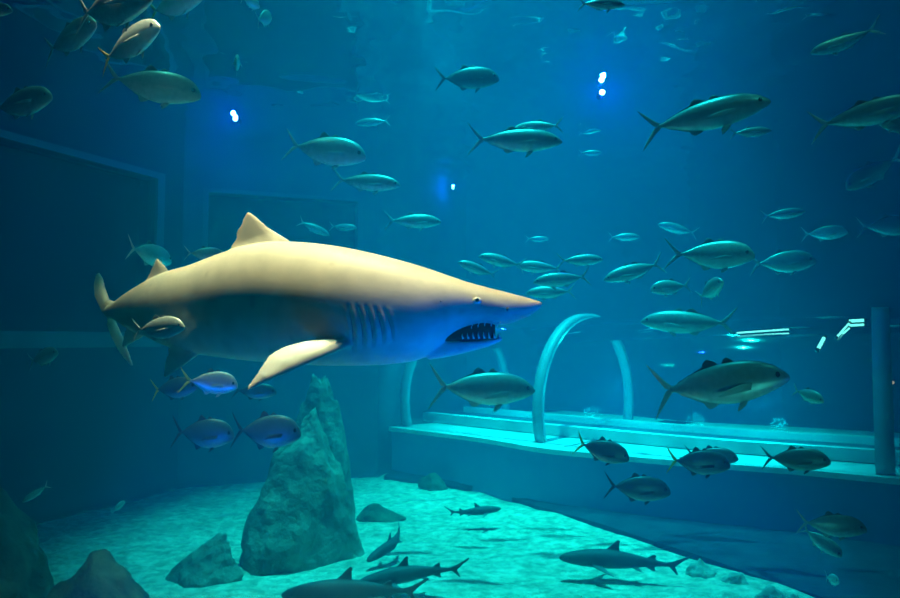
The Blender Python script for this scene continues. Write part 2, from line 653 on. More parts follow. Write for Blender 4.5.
bm.free()


# added glowing tubes standing for lamp reflections on the shell, and a small red lamp further along
def reflection_tube(p, q, label, r=0.022, mat=M_TUBE, name='reflection_tube', grp='glowing tubes standing for reflections along the tunnel crown'):
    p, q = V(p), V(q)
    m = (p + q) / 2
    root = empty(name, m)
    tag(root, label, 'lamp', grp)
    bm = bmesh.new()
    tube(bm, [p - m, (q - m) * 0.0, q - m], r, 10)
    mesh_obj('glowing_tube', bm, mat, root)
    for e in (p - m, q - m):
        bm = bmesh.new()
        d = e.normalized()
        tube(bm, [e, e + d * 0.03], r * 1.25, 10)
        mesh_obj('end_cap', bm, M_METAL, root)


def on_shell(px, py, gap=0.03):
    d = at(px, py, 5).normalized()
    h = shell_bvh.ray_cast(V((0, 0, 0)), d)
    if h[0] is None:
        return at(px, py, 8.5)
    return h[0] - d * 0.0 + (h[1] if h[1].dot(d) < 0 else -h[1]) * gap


reflection_tube(on_shell(737, 335), on_shell(789, 331.5), 'long faint glowing tube standing for a reflection on the tunnel above the amberjack head', 0.010)
reflection_tube(on_shell(849, 323.5), on_shell(864, 322.8), 'brightest short level glowing tube standing for a reflection beside the thick tunnel rib', 0.018)
reflection_tube(on_shell(837, 339), on_shell(849, 326), 'slanting glowing tube standing for a reflection next to the level tube on the tunnel', 0.011)
reflection_tube(on_shell(818, 351), on_shell(824, 340), 'steep short glowing tube standing for a reflection furthest from the thick tunnel rib', 0.018)
rl = empty('red_lamp', at(889, 382.5, 8.6))
tag(rl, 'small red glowing lamp inside the tunnel behind the thick rib', 'lamp')
bm = bmesh.new()
bmesh.ops.create_uvsphere(bm, u_segments=16, v_segments=10, radius=0.03)
for v in bm.verts:
    v.co.x *= 2.2
mesh_obj('glowing_lens', bm, M_RED, rl)
bm = bmesh.new()
box(bm, (-0.09, 0.02, -0.05), (0.09, 0.08, 0.05))
mesh_obj('housing', bm, M_METAL, rl, False)


# ------------------------------------------------------------------ rocks
def rock(name, loc, rad, seed, mat, taper=0.5, rough=0.28, cuts=9, lean=(0, 0), sub=5, rotz=0, flat=-0.25):
    rs = random.Random(seed)
    bm = bmesh.new()
    bmesh.ops.create_icosphere(bm, subdivisions=sub, radius=1)
    planes = []
    for _ in range(cuts):
        d = V((rs.uniform(-1, 1), rs.uniform(-1, 1), rs.uniform(-0.3, 0.9))).normalized()
        planes.append((d, rs.uniform(0.62, 0.86)))
    off = V((seed * 3.7, seed * 1.3, seed * 2.1))
    for v in bm.verts:
        p = v.co.copy()
        for d, h in planes:
            e = p.dot(d) - h
            if e > 0:
                p -= d * e * 0.85
        n = noise.fractal(p * 1.4 + off, 0.9, 2.1, 5)
        p *= 1 + rough * n
        p += V((noise.noise(p * 5 + off), noise.noise(p * 5 + off + V((9, 0, 0))), noise.noise(p * 5 - off))) * 0.035
        zz = max(0.0, min(1.0, (p.z + 0.3) / 1.3))
        k = 1 + (taper - 1) * zz
        p.x = p.x * k + lean[0] * zz
        p.y = p.y * k + lean[1] * zz
        if p.z < flat:
            p.z = flat + (p.z - flat) * 0.25
        v.co = V((p.x * rad[0], p.y * rad[1], (p.z - flat) * rad[2]))
    o = mesh_obj(name, bm, mat)
    o.location = loc
    o.rotation_euler = (0, 0, rotz)
    return o


r = rock('rock', (-1.46, 6.95, FLOOR - 0.02), (0.64, 0.55, 1.16), 3, M_ROCK, 0.74, 0.18, 16, (0.1, 0.1))
tag(r, 'tall craggy green-grey rock standing on the sand below the shark', 'rock')
r = rock('rock', (-1.58, 8.22, FLOOR - 0.02), (0.52, 0.4, 1.56), 11, M_ROCK, 0.5, 0.22, 9, (0.1, 0))
tag(r, 'slim pointed rock peeping up behind the tall craggy rock', 'rock')
r = rock('rock', (-2.16, 6.3, FLOOR - 0.03), (0.33, 0.26, 0.34), 5, M_ROCK, 0.5, 0.26, 8, (0.55, 0.1), rotz=0.15)
tag(r, 'low wedge of rock leaning on the foot of the tall craggy rock', 'rock')
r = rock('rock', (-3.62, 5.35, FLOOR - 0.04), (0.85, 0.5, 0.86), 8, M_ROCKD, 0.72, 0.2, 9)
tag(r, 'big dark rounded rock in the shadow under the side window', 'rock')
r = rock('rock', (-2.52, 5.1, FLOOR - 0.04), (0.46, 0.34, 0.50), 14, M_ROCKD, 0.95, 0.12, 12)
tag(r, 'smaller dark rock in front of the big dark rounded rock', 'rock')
r = rock('rock', at(381, 513, 8.35), (0.30, 0.18, 0.16), 17, M_ROCKD, 0.5, 0.2, 6, (-0.3, 0), sub=4)  # low dark lump of unknown kind, built by the rock function
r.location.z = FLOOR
tag(r, 'low flat dark lump on the sand just behind the tall rock', 'rock')
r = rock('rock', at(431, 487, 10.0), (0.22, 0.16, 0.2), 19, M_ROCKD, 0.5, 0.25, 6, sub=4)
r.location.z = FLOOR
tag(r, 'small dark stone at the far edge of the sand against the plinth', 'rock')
STN = [(713, 566, 0.14, 'pale rubble lump at the plinth foot closest to the lone reef shark tail'),
       (745, 574, 0.12, 'pale rubble lump at the plinth foot, second along from the lone reef shark'),
       (782, 588, 0.13, 'pale rubble lump at the plinth foot below the paired jacks'),
       (803, 596, 0.12, 'pale rubble lump at the edge of the sand, nearest the tank front')]
for i, (px, py, s, lb) in enumerate(STN):
    d = 700 * 2.1 / (py - 340)
    r = rock('rubble_stone', at(px, py, d), (s, s * 0.8, s * 0.8), 23 + i, M_STONE, 0.7, 0.35, 5, sub=4)
    r.location.z = FLOOR - 0.01
    r.location.x -= 0.15
    r.location.y -= 0.13
    tag(r, lb, 'stone', 'rubble along the plinth foot')


# ------------------------------------------------------------------ lights
def light(name, typ, loc, energy, color, aim=None, **kw):
    d = bpy.data.lights.new(name, typ)
    d.energy = energy
    d.color = color
    for k, v in kw.items():
        setattr(d, k, v)
    o = bpy.data.objects.new(name, d)
    COL.objects.link(o)
    o.location = loc
    if aim is not None:
        o.rotation_euler = (V(aim) - V(loc)).to_track_quat('-Z', 'Y').to_euler()
    return o


def caustic_nodes(o, scale=9.0, lo=0.55, hi=1.9):
    """Lamp light broken up by the moving surface: a net of bright lines in the beam."""
    d = o.data
    d.use_nodes = True
    nt = d.node_tree
    nt.nodes.clear()
    L = nt.links
    out = N(nt, 'ShaderNodeOutputLight')
    em = N(nt, 'ShaderNodeEmission')
    tc = N(nt, 'ShaderNodeTexCoord')
    nz = N(nt, 'ShaderNodeTexNoise')
    nz.inputs['Scale'].default_value = scale * 0.7
    L.new(tc.outputs['Normal'], nz.inputs['Vector'])
    ad = N(nt, 'ShaderNodeMix', data_type='RGBA')
    ad.inputs[0].default_value = 0.25
    L.new(tc.outputs['Normal'], ad.inputs[6])
    L.new(nz.outputs['Color'], ad.inputs[7])
    vo = N(nt, 'ShaderNodeTexVoronoi', feature='SMOOTH_F1')
    vo.inputs['Scale'].default_value = scale * 1.6
    L.new(ad.outputs[2], vo.inputs['Vector'])
    mr = N(nt, 'ShaderNodeMapRange')
    mr.inputs['From Min'].default_value = 0.1
    mr.inputs['From Max'].default_value = 0.65
    mr.inputs['To Min'].default_value = lo
    mr.inputs['To Max'].default_value = hi
    L.new(vo.outputs['Distance'], mr.inputs['Value'])
    L.new(mr.outputs['Result'], em.inputs['Strength'])
    L.new(em.outputs['Emission'], out.inputs['Surface'])


# warm lamp row over the shark, slanting with its back
row = light('warm_lamp_row', 'AREA', (-0.80, 3.66, 3.6), 112, (1.0, 0.475, 0.30), None, shape='RECTANGLE', size=2.5, size_y=0.25, spread=radians(40))
row.rotation_euler = (0, 0, radians(-20))
# high lamp over the sand
lo = light('sand_lamp', 'SPOT', (0.35, 7.7, 16.0), 20000, (0.02, 0.90, 1.04), (0.40, 7.65, -2.1), spot_size=radians(29), spot_blend=0.9, shadow_soft_size=0.14)
caustic_nodes(lo, 44.0, 0.35, 2.3)
# high lamp over the tunnel
light('tunnel_lamp', 'SPOT', (2.4, 10.2, 16.0), 22000, (0.01, 0.95, 1.0), (2.3, 10.0, -1.3), spot_size=radians(26), spot_blend=1.0, shadow_soft_size=0.15)
# lamp over the far bay
light('far_lamp', 'SPOT', (2.8, 13.0, 16.0), 3600, (0.01, 0.75, 1.0), (2.8, 12.8, 0), spot_size=radians(36), spot_blend=1.0, shadow_soft_size=0.2)
# green-white lamp over the left shoal
light('shoal_lamp', 'SPOT', (-2.3, 5.0, 5.0), 215, (0.2, 1.0, 0.75), (-1.9, 5.1, 0), spot_size=radians(62), spot_blend=1.0, shadow_soft_size=0.15)
# green-white fill added to brighten the fish in the dark corner
light('corner_fill', 'SPOT', (3.2, 5.3, 5.5), 190, (0.15, 1.0, 0.72), (3.2, 5.6, 1.5), spot_size=radians(38), spot_blend=0.9, shadow_soft_size=0.12)
# added green-white fill, no lamp known there, for the jacks by the plinth
light('side_fill', 'SPOT', (3.0, 2.4, 4.6), 130, (0.12, 1.0, 0.85), (1.5, 5.2, 0.1), spot_size=radians(42), spot_blend=0.9, shadow_soft_size=0.15)
# low lamp added for the glow where the sand light enters the water
light('surface_glow', 'SPOT', (-0.05, 7.5, 3.35), 230, (0.02, 1.0, 0.92), (-0.05, 7.5, -2), spot_size=radians(95), spot_blend=1.0, shadow_soft_size=0.15)
# soft cyan lamps inside the tunnel
for a_, b_ in ((2.3, 9.7), (3.7, 8.5), (0.7, 11.1)):
    light('tunnel_glow', 'POINT', (a_, b_, -0.7), 75, (0.0, 0.78, 1.0), shadow_soft_size=0.2)
# blue submerged floods below the frame
light('blue_flood', 'SPOT', (1.75, 1.75, -1.75), 640, (0.0, 0.13, 1.0), (0.45, 3.5, -0.05), spot_size=radians(34), spot_blend=0.7, shadow_soft_size=0.06)
light('blue_flood', 'SPOT', (-1.6, 2.3, -1.8), 330, (0.0, 0.12, 1.0), (-1.5, 5.1, -0.6), spot_size=radians(36), spot_blend=0.7, shadow_soft_size=0.06)
light('blue_flood', 'SPOT', (3.3, 2.2, -1.2), 60, (0.0, 0.12, 1.0), (1.95, 4.25, -0.2), spot_size=radians(9), spot_blend=0.7, shadow_soft_size=0.06)

light('pale_fill', 'SPOT', (1.3, 1.5, -1.7), 95, (0.12, 0.85, 0.75), (1.7, 4.4, -0.6), spot_size=radians(44), spot_blend=0.9, shadow_soft_size=0.1)  # unseen fill added to lift the flanks and bellies of the jacks
light('bounce_fill', 'SPOT', (-0.6, 2.6, -1.9), 42, (0.0, 0.30, 1.0), (-0.5, 3.7, 0.0), spot_size=radians(70), spot_blend=0.9, shadow_soft_size=0.1)  # added uplight standing for light bounced off the sand onto the shark

w = bpy.data.worlds.new('world')
S.world = w
w.use_nodes = True
w.node_tree.nodes['Background'].inputs['Color'].default_value = (0.0, 0.35, 0.75, 1)
w.node_tree.nodes['Background'].inputs['Strength'].default_value = 0.03


# submerged point lamps hung from the surface
def pool_lamp(px, py, d, label, sink=0.04, r=0.03, power=14):
    for _ in range(40):
        p = at(px, py, d)
        d *= (water_z(p.x, p.y) - sink) / p.z
    root = empty('pool_lamp', p)
    tag(root, label, 'lamp', 'small bright lamps hung at the water surface')
    bm = bmesh.new()
    tube(bm, [(0, 0.16, 0), (0, 0.14, 0), (0, 0.02, 0), (0, 0.0, 0)], [r * 0.6, r * 1.1, r * 1.15, r * 1.05], 20)
    mesh_obj('housing', bm, M_METAL, root)
    bm = bmesh.new()
    tube(bm, [(0, -0.006, 0), (0, -0.012, 0), (0, -0.03, 0)], [r, r, r * 0.55], 20)
    mesh_obj('lens', bm, M_LENS, root)
    bm = bmesh.new()
    tube(bm, [(0, 0.09, r * 1.0), (0, 0.09, 0.08), (0, 0.09, SURF + 0.3 - p.z)], 0.008, 8)
    mesh_obj('hanger', bm, M_METAL, root)
    light('blue_lamp_glow', 'POINT', p + V((0, -0.10, -0.02)), power, (0.02, 0.07, 1.0), shadow_soft_size=0.03)


pool_lamp(602, 92.5, 8.3, 'blue-white lamp at the water surface with its mirror image just above it', 0.075, 0.036, 130)
pool_lamp(235.5, 119, 9.25, 'single blue-white lamp above the dorsal fin of the big shark', 0.012, 0.034, 60)
pool_lamp(453, 188, 13.4, 'tiny white lamp in the hazy water above the back of the shark', 0.01, 0.03, 25)


# ------------------------------------------------------------------ shark bodies
def remesh(o, voxel, smooth_it=3):
    m = o.modifiers.new('r', 'REMESH')
    m.mode = 'VOXEL'
    m.voxel_size = voxel
    m.use_smooth_shade = True
    sm = o.modifiers.new('s', 'SMOOTH')
    sm.factor = 0.5
    sm.iterations = smooth_it
    dg = bpy.context.evaluated_depsgraph_get()
    me = bpy.data.meshes.new_from_object(o.evaluated_get(dg))
    old = o.data
    o.modifiers.clear()
    me.name = old.name
    o.data = me
    for p in me.polygons:
        p.use_smooth = True
    return o


def sring(c, T, h, w, n=28, e=2.2, keel=0.0):
    """Cross-section ring: centre c, lateral axis T, half height h, half width w."""
    out = []
    for k in range(n):
        a = 2 * pi * k / n
        ca, sa = cos(a), sin(a)
        x = math.copysign(abs(ca) ** (2 / e), ca)
        z = math.copysign(abs(sa) ** (2 / e), sa)
        ww = w * (1 - keel * max(0, z))
        out.append(c + T * x * ww + V((0, 0, 1)) * z * h)
    return out


# --- big sand tiger: photo-plane stations (px, top, bottom, width ratio)
ST = [(542.5, 302.6, 304.6, 1.3), (539, 300.9, 309.5, 1.25), (530, 298.3, 315.6, 1.2), (519, 295.4, 320.6, 1.15), (504, 291.3, 325.2, 1.1), (485, 286.6, 324.6, 1.1),
      (467, 281.6, 328.5, 1.05), (452, 276.6, 336.5, 0.98), (438, 271.6, 349, 0.9), (422, 266.5, 358.5, 0.86), (400, 260, 363.2, 0.84), (375, 253.6, 365, 0.83),
      (345, 247.2, 365.6, 0.82), (315, 243, 365.2, 0.82), (285, 241.5, 363.6, 0.80), (255, 244.5, 361, 0.78), (225, 253, 357.6, 0.74), (195, 264, 353.5, 0.70),
      (170, 271, 346.5, 0.66), (150, 280, 337.5, 0.62), (130, 291.5, 328.5, 0.60), (116, 301, 320.5, 0.62), (106, 307, 316.5, 0.6)]
DEP = [(95, 4.42), (150, 4.08), (250, 3.78), (345, 3.62), (450, 3.52), (545, 3.46)]


def sdep(px):
    return lerp_tab(DEP, px)[0]


shark_c = at(320, 305, sdep(320))
bm = bmesh.new()
rings = []
stn = smooth_tab(ST, 8)
for i, (px, tp, bt, wr) in enumerate(stn):
    d = sdep(px)
    c = at(px, (tp + bt) / 2, d)
    hh = (bt - tp) / 2 * d / FPX
    e1, e2 = stn[max(0, i - 1)][0], stn[min(len(stn) - 1, i + 1)][0]
    t = at(e2, 300, sdep(e2)) - at(e1, 300, sdep(e1))
    t.z = 0
    T = V((-t.y, t.x, 0)).normalized()
    rings.append(sring(c, T, hh, hh * wr, 72, 2.12))
loft(bm, rings)
# lower jaw
JW = [(428, 341, 360, 0.9), (448, 338.5, 357, 1.15), (468, 338.2, 352.2, 1.6), (484, 338, 348, 2.3), (496, 337.4, 343.4, 3.6), (502.5, 336.8, 339.8, 3.2)]
rings = []
for px, tp, bt, wr in smooth_tab(JW, 3):
    d = sdep(px)
    hh = max(0.6, (bt - tp) / 2) * d / FPX
    rings.append(sring(at(px, (tp + bt) / 2, d), V((0, 1, 0)), hh, hh * wr, 24, 2.4))
loft(bm, rings)


def pf(l, dd=0.0):
    """Fin sections from (LEx,LEy,TEx,TEy,thickness px,lateral offset m)."""
    out = []
    for a, b, c, e, th, lat in l:
        m = (a + c) / 2
        out.append((at(a, b, sdep(m) + lat), at(c, e, sdep(m) + lat), th * sdep(m) / FPX))
    return out


# first dorsal, second dorsal
fin(bm, pf([(300, 252, 222, 264, 5.5, 0), (288, 239, 229, 252, 4.2, 0), (276, 232, 231, 245, 3.0, 0), (266, 225.5, 236, 233, 2.4, 0), (258, 218, 240, 224, 2.0, 0), (251.5, 212.8, 244, 217, 1.5, 0), (249, 211.5, 246.5, 213, 1.0, 0)]), V((0.18, 1, 0)))
fin(bm, pf([(174, 280, 138, 298, 4.0, 0), (169, 270.5, 143, 284, 3.0, 0), (164.5, 265, 148, 275, 2.2, 0), (160, 260, 152.5, 266, 1.7, 0), (157.5, 257.5, 155, 260, 1.0, 0)]), V((0.3, 1, 0)))
# near pectoral, far pectoral
fin(bm, pf([(362, 344, 330, 338, 7, -0.17), (348, 346, 306, 341, 5.5, -0.26), (322, 358, 283, 346.5, 4.2, -0.37), (296, 369.5, 268, 355, 3.2, -0.46), (270, 381, 257, 372, 2.4, -0.54), (253, 388.5, 248, 385, 1.7, -0.58), (248, 390.5, 246, 389, 1.0, -0.6)]))
fin(bm, pf([(362, 340, 325, 338, 7, 0.15), (340, 342, 300, 337, 5, 0.3), (315, 345, 280, 341, 3.6, 0.45), (285, 348, 268, 345, 2.2, 0.6), (272, 350, 266, 349, 1.2, 0.66)]))
# pelvic pair and anal fin
fin(bm, pf([(206, 348, 176, 340, 4, -0.07), (196, 357, 168, 348, 3, -0.12), (184, 366, 165, 360, 2.2, -0.15), (172, 374, 164, 371, 1.6, -0.17), (166, 378, 163, 376, 1.0, -0.18)]))
fin(bm, pf([(206, 348, 176, 340, 4, 0.07), (198, 355, 174, 348, 3, 0.13), (184, 361, 168, 357, 2.2, 0.2), (172, 366, 166, 365, 1.2, 0.24)]))
fin(bm, pf([(150, 330, 128, 324, 3, 0), (142, 338, 124, 331, 2.2, 0), (131, 344, 122, 340, 1.6, 0), (124, 348, 121, 346, 1.0, 0)]))
# tail: upper and lower lobes swung away from the camera
fin(bm, pf([(118, 303, 108, 318, 4.0, 0.0), (109, 299, 101, 312, 3.0, 0.08), (105, 287, 94, 297, 2.4, 0.32), (103, 278, 93, 286, 2.0, 0.56), (99.5, 272.5, 95, 277, 1.4, 0.72)]))
fin(bm, pf([(116, 308, 107, 320, 4.0, 0.0), (116, 322, 106, 324, 3.0, 0.06), (123, 337, 111, 338, 2.4, 0.24), (129, 352, 119, 353, 1.8, 0.36), (134, 366, 130, 366, 1.0, 0.46)]))
bmesh.ops.transform(bm, matrix=Matrix.Translation(-shark_c), verts=bm.verts)
body = mesh_obj('shark_body', bm, M_SHARK)
remesh(body, 0.0065, 8)
# gill slits and lip creases worked into the skin
SLITS = []
for k, x in enumerate((348, 357, 366, 375, 384)):
    SLITS.append([(x - 1 + 3.5 * sin(t * pi * 0.9) + t * (4 + k), 303 + k * 1.2 + t * (52 - 4.0 * k)) for t in [q / 12 for q in range(13)]])


def seg_dist(px, py, poly):
    """Distance to a polyline in photo pixels and where along it (0..1)."""
    best, where = 99, 0
    m = len(poly) - 1
    for i, ((ax, ay), (bx, by)) in enumerate(zip(poly, poly[1:])):
        dx, dy = bx - ax, by - ay
        t = max(0, min(1, ((px - ax) * dx + (py - ay) * dy) / (dx * dx + dy * dy)))
        q = math.hypot(px - ax - t * dx, py - ay - t * dy)
        if q < best:
            best, where = q, (i + t) / m
    return best, where


me = body.data
mv = [(v.co + shark_c) for v in me.vertices]
nr = [v.normal.copy() for v in me.vertices]
for v, p, n in zip(me.vertices, mv, nr):
    px, py = proj(p)
    if 338 < px < 396 and 294 < py < 362 and abs(n.y) > 0.2:
        push = 0.0
        for sl in SLITS:
            q, wh = seg_dist(px, py, sl)
            if q < 9:
                f = max(0.0, sin(pi * wh)) ** 0.7
                push += f * (-0.0065 * exp(-(q / 1.5) ** 2) + 0.003 * exp(-((q - 4.2) / 2.0) ** 2))
        v.co += n * push
me.update()
shark = empty('sand_tiger_shark', shark_c)
tag(shark, 'large beige sand tiger shark swimming with open toothy mouth', 'shark')
body.parent = shark
from mathutils.bvhtree import BVHTree
bvh = BVHTree.FromPolygons([v.co.copy() for v in me.vertices], [tuple(p.vertices) for p in me.polygons])


def on_skin(px, py, lift=0.0, far=False):
    """Local point of the shark's flank under photo pixel px,py."""
    if not far:
        o = -shark_c
        d = at(px, py, 3.6).normalized()
        hit = bvh.ray_cast(o, d)
    else:
        o = at(px, py, 9.0) - shark_c
        d = -at(px, py, 3.6).normalized()
        hit = bvh.ray_cast(o, d)
    if hit[0] is None:
        return None, None
    return hit[0] + hit[1] * lift, hit[1]


for far in (False, True):
    for s in SLITS:
        pts = []
        for px, py in s[1:-1]:
            p, n = on_skin(px, py, -0.001, far)
            if p is not None:
                pts.append(p)
        if len(pts) > 4:
            bm = bmesh.new()
            k = len(pts)
            tube(bm, pts, [0.0022 * sin(pi * (i + 0.6) / (k + 0.2)) + 0.0005 for i in range(k)], 6)
            mesh_obj('gill_slit', bm, M_SLIT, shark)
    # eye with pale rim and dark slit pupil
    p, n = on_skin(477, 300.5, -0.006, far)
    if p is not None:
        bm = bmesh.new()
        bmesh.ops.create_uvsphere(bm, u_segments=20, v_segments=12, radius=0.019)
        for v in bm.verts:
            v.co.x *= 1.25
        e = mesh_obj('eye', bm, M_IRIS, shark)
        e.location = p
        bm = bmesh.new()
        bmesh.ops.create_uvsphere(bm, u_segments=16, v_segments=10, radius=0.0105)
        q = mesh_obj('pupil', bm, M_PUPIL, e)
        q.location = n * 0.0128
    p, n = on_skin(507.5, 309, -0.002, far)
    if p is not None:
        bm = bmesh.new()
        bmesh.ops.create_uvsphere(bm, u_segments=12, v_segments=8, radius=0.007)
        for v in bm.verts:
            v.co.z *= 1.7
        o = mesh_obj('nostril', bm, M_SLIT, shark)
        o.location = p
    p, n = on_skin(441, 301.5, -0.002, far)
    if p is not None:
        bm = bmesh.new()
        bmesh.ops.create_uvsphere(bm, u_segments=12, v_segments=8, radius=0.005)
        o = mesh_obj('spiracle', bm, M_SLIT, shark)
        o.location = p


def tooth(base, tip, r):
    bm = bmesh.new()
    m = base.lerp(tip, 0.5) + V((-0.003, 0, 0))
    tube(bm, [base, m, tip], [r, r * 0.7, r * 0.12], 7)
    mesh_obj('tooth', bm, M_TOOTH, shark)


bm = bmesh.new()
rings = []
for px, tp, bt, hw_ in smooth_tab([(436, 341, 346, .03), (450, 330, 343, .055), (465, 324.5, 343.5, .066), (480, 321.5, 342, .064), (490, 321.5, 340.5, .045), (495, 323.5, 338, .02)], 4):
    d = sdep(px)
    rings.append(sring(at(px, (tp + bt) / 2, d) - shark_c, V((0, 1, 0)), (bt - tp) / 2 * d / FPX, hw_, 20, 2.6))
loft(bm, rings)
o = mesh_obj('mouth_fill', bm, M_MOUTH, shark)  # solid filling; the cavity's darkness is put into its colour
o['label'] = 'dark fill of the mouth cavity behind the teeth'
for side in (-1, 1):
    for k in range(8):
        t = k / 7.0
        px = 463 + 36.5 * t
        d = sdep(px)
        jw = lerp_tab([(428, .05), (462, .066), (480, .07), (492, .055), (500, .022)], px)[0]
        y = 339.0 - 0.6 * t
        base = at(px, y, d) + V((0, side * jw, 0)) - shark_c
        tip = at(px - 1.0, y - (5.0 + 2.0 * sin(pi * t)), d) + V((0, side * (jw * 0.97), 0)) - shark_c
        tooth(base, tip, 0.0058)
    for k in range(5):
        t = k / 4.0
        px = 472 + 26 * t
        d = sdep(px)
        uw = lerp_tab([(428, .05), (468, .078), (485, .078), (500, .05)], px)[0]
        yb = lerp_tab([(452, 336), (467, 328.3), (485, 324.4), (504, 325.0)], px)[0]
        base = at(px, yb - 2.2, d) + V((0, side * uw, 0)) - shark_c
        tip = at(px - 1, yb + 2.4, d) + V((0, side * uw * 0.95, 0)) - shark_c
        tooth(base, tip, 0.0045)

# --- small reef sharks near the sand
bm = bmesh.new()
RS = [(0.5, 0.0, 0.006, 1.2), (0.485, 0.0, 0.02, 1.3), (0.45, 0.002, 0.035, 1.25), (0.38, 0.004, 0.052, 1.1), (0.28, 0.006, 0.066, 0.95), (0.15, 0.006, 0.075, 0.9), (0.03, 0.004, 0.07, 0.85),
      (-0.08, 0.004, 0.055, 0.8), (-0.18, 0.006, 0.037, 0.75), (-0.27, 0.009, 0.022, 0.75), (-0.33, 0.012, 0.016, 0.7), (-0.36, 0.014, 0.012, 0.6)]
loft(bm, [sring(V((x, 0, z)), V((0, 1, 0)), h, h * wr, 20, 2.1) for x, z, h, wr in smooth_tab(RS, 3)])
Y = V((0, 1, 0))
fin(bm, [((0.16, 0, 0.06), (0.02, 0, 0.05), .012), ((0.11, 0, 0.095), (0.02, 0, 0.085), .008), ((0.065, 0, 0.135), (0.02, 0, 0.125), .006), ((0.035, 0, 0.16), (0.015, 0, 0.155), .004)], Y)
fin(bm, [((-0.17, 0, 0.03), (-0.25, 0, 0.022), .009), ((-0.2, 0, 0.055), (-0.25, 0, 0.045), .006), ((-0.235, 0, 0.075), (-0.255, 0, 0.07), .004)], Y)
fin(bm, [((-0.16, 0, -0.02), (-0.24, 0, -0.01), .009), ((-0.2, 0, -0.045), (-0.245, 0, -0.035), .006), ((-0.23, 0, -0.06), (-0.25, 0, -0.056), .004)], Y)
fin(bm, [((-0.31, 0, 0.022), (-0.35, 0, 0.004), .012), ((-0.37, 0, 0.045), (-0.39, 0, 0.012), .008), ((-0.43, 0, 0.08), (-0.435, 0, 0.055), .006), ((-0.5, 0, 0.125), (-0.49, 0, 0.1), .004)], Y)
fin(bm, [((-0.32, 0, 0.014), (-0.36, 0, 0.022), .012), ((-0.36, 0, -0.02), (-0.385, 0, 0.005), .007), ((-0.395, 0, -0.06), (-0.405, 0, -0.05), .004)], Y)
for s in (-1, 1):
    fin(bm, [((0.27, s * .04, -0.03), (0.17, s * .04, -0.03), .011), ((0.22, s * .1, -0.045), (0.14, s * .1, -0.045), .008), ((0.15, s * .16, -0.06), (0.11, s * .16, -0.06), .006), ((0.1, s * .2, -0.07), (0.085, s * .2, -0.07), .004)])
    fin(bm, [((-0.05, s * .03, -0.03), (-0.12, s * .03, -0.025), .008), ((-0.09, s * .07, -0.045), (-0.135, s * .07, -0.04), .005), ((-0.13, s * .09, -0.05), (-0.145, s * .09, -0.05), .004)])
proto = mesh_obj('body', bm, M_REEF)
remesh(proto, 0.006, 1)
reef_me = proto.data


def bent_mesh(src, amt):
    m = src.copy()
    for v in m.vertices:
        t = max(0.0, 0.15 - v.co.x)
        v.co.y += amt * t * t
    return m


bpy.data.objects.remove(proto)
bm = bmesh.new()
bmesh.ops.create_uvsphere(bm, u_segments=12, v_segments=8, radius=0.007)
eye_o = mesh_obj('eye', bm, M_PUPIL)
reef_eye = eye_o.data
bpy.data.objects.remove(eye_o)


def reef_shark(px, py, clear, L, psi, pitch, bend, label):
    d = 5.0
    for _ in range(30):
        p = at(px, py, d)
        d *= (FLOOR + clear) / p.z if p.z < 0 else 1
    root = empty('reef_shark', p, (0, -radians(pitch), radians(psi)))
    root.scale = (L, L, L)
    tag(root, label, 'shark', 'small dark sharks low over the sand')
    b = bpy.data.objects.new('body', bent_mesh(reef_me, bend))
    COL.objects.link(b)
    b.parent = root
    for s in (-1, 1):
        e = bpy.data.objects.new('eye', reef_eye)
        COL.objects.link(e)
        e.parent = root
        e.location = (0.42, s * 0.047, 0.012)
    return root


reef_shark(622, 560, 0.16, 1.10, 176, 1, 0.5, 'dark reef shark alone on the bright sand near the plinth foot')
reef_shark(412, 573, 0.18, 0.92, 190, -8, 0.6, 'dark reef shark cruising above the lowest shark, tail raised')
reef_shark(356, 590, 0.16, 1.15, 183, -3, 0.5, 'dark reef shark lowest of the sand group, cut by the picture edge')
reef_shark(395, 543, 0.18, 0.70, 225, -16, -1.2, 'small dark shark with upturned tail between tall rock and rippled sand')
reef_shark(474, 512, 0.20, 0.62, 12, 4, 0.5, 'small dark shark farthest along the bright sand')


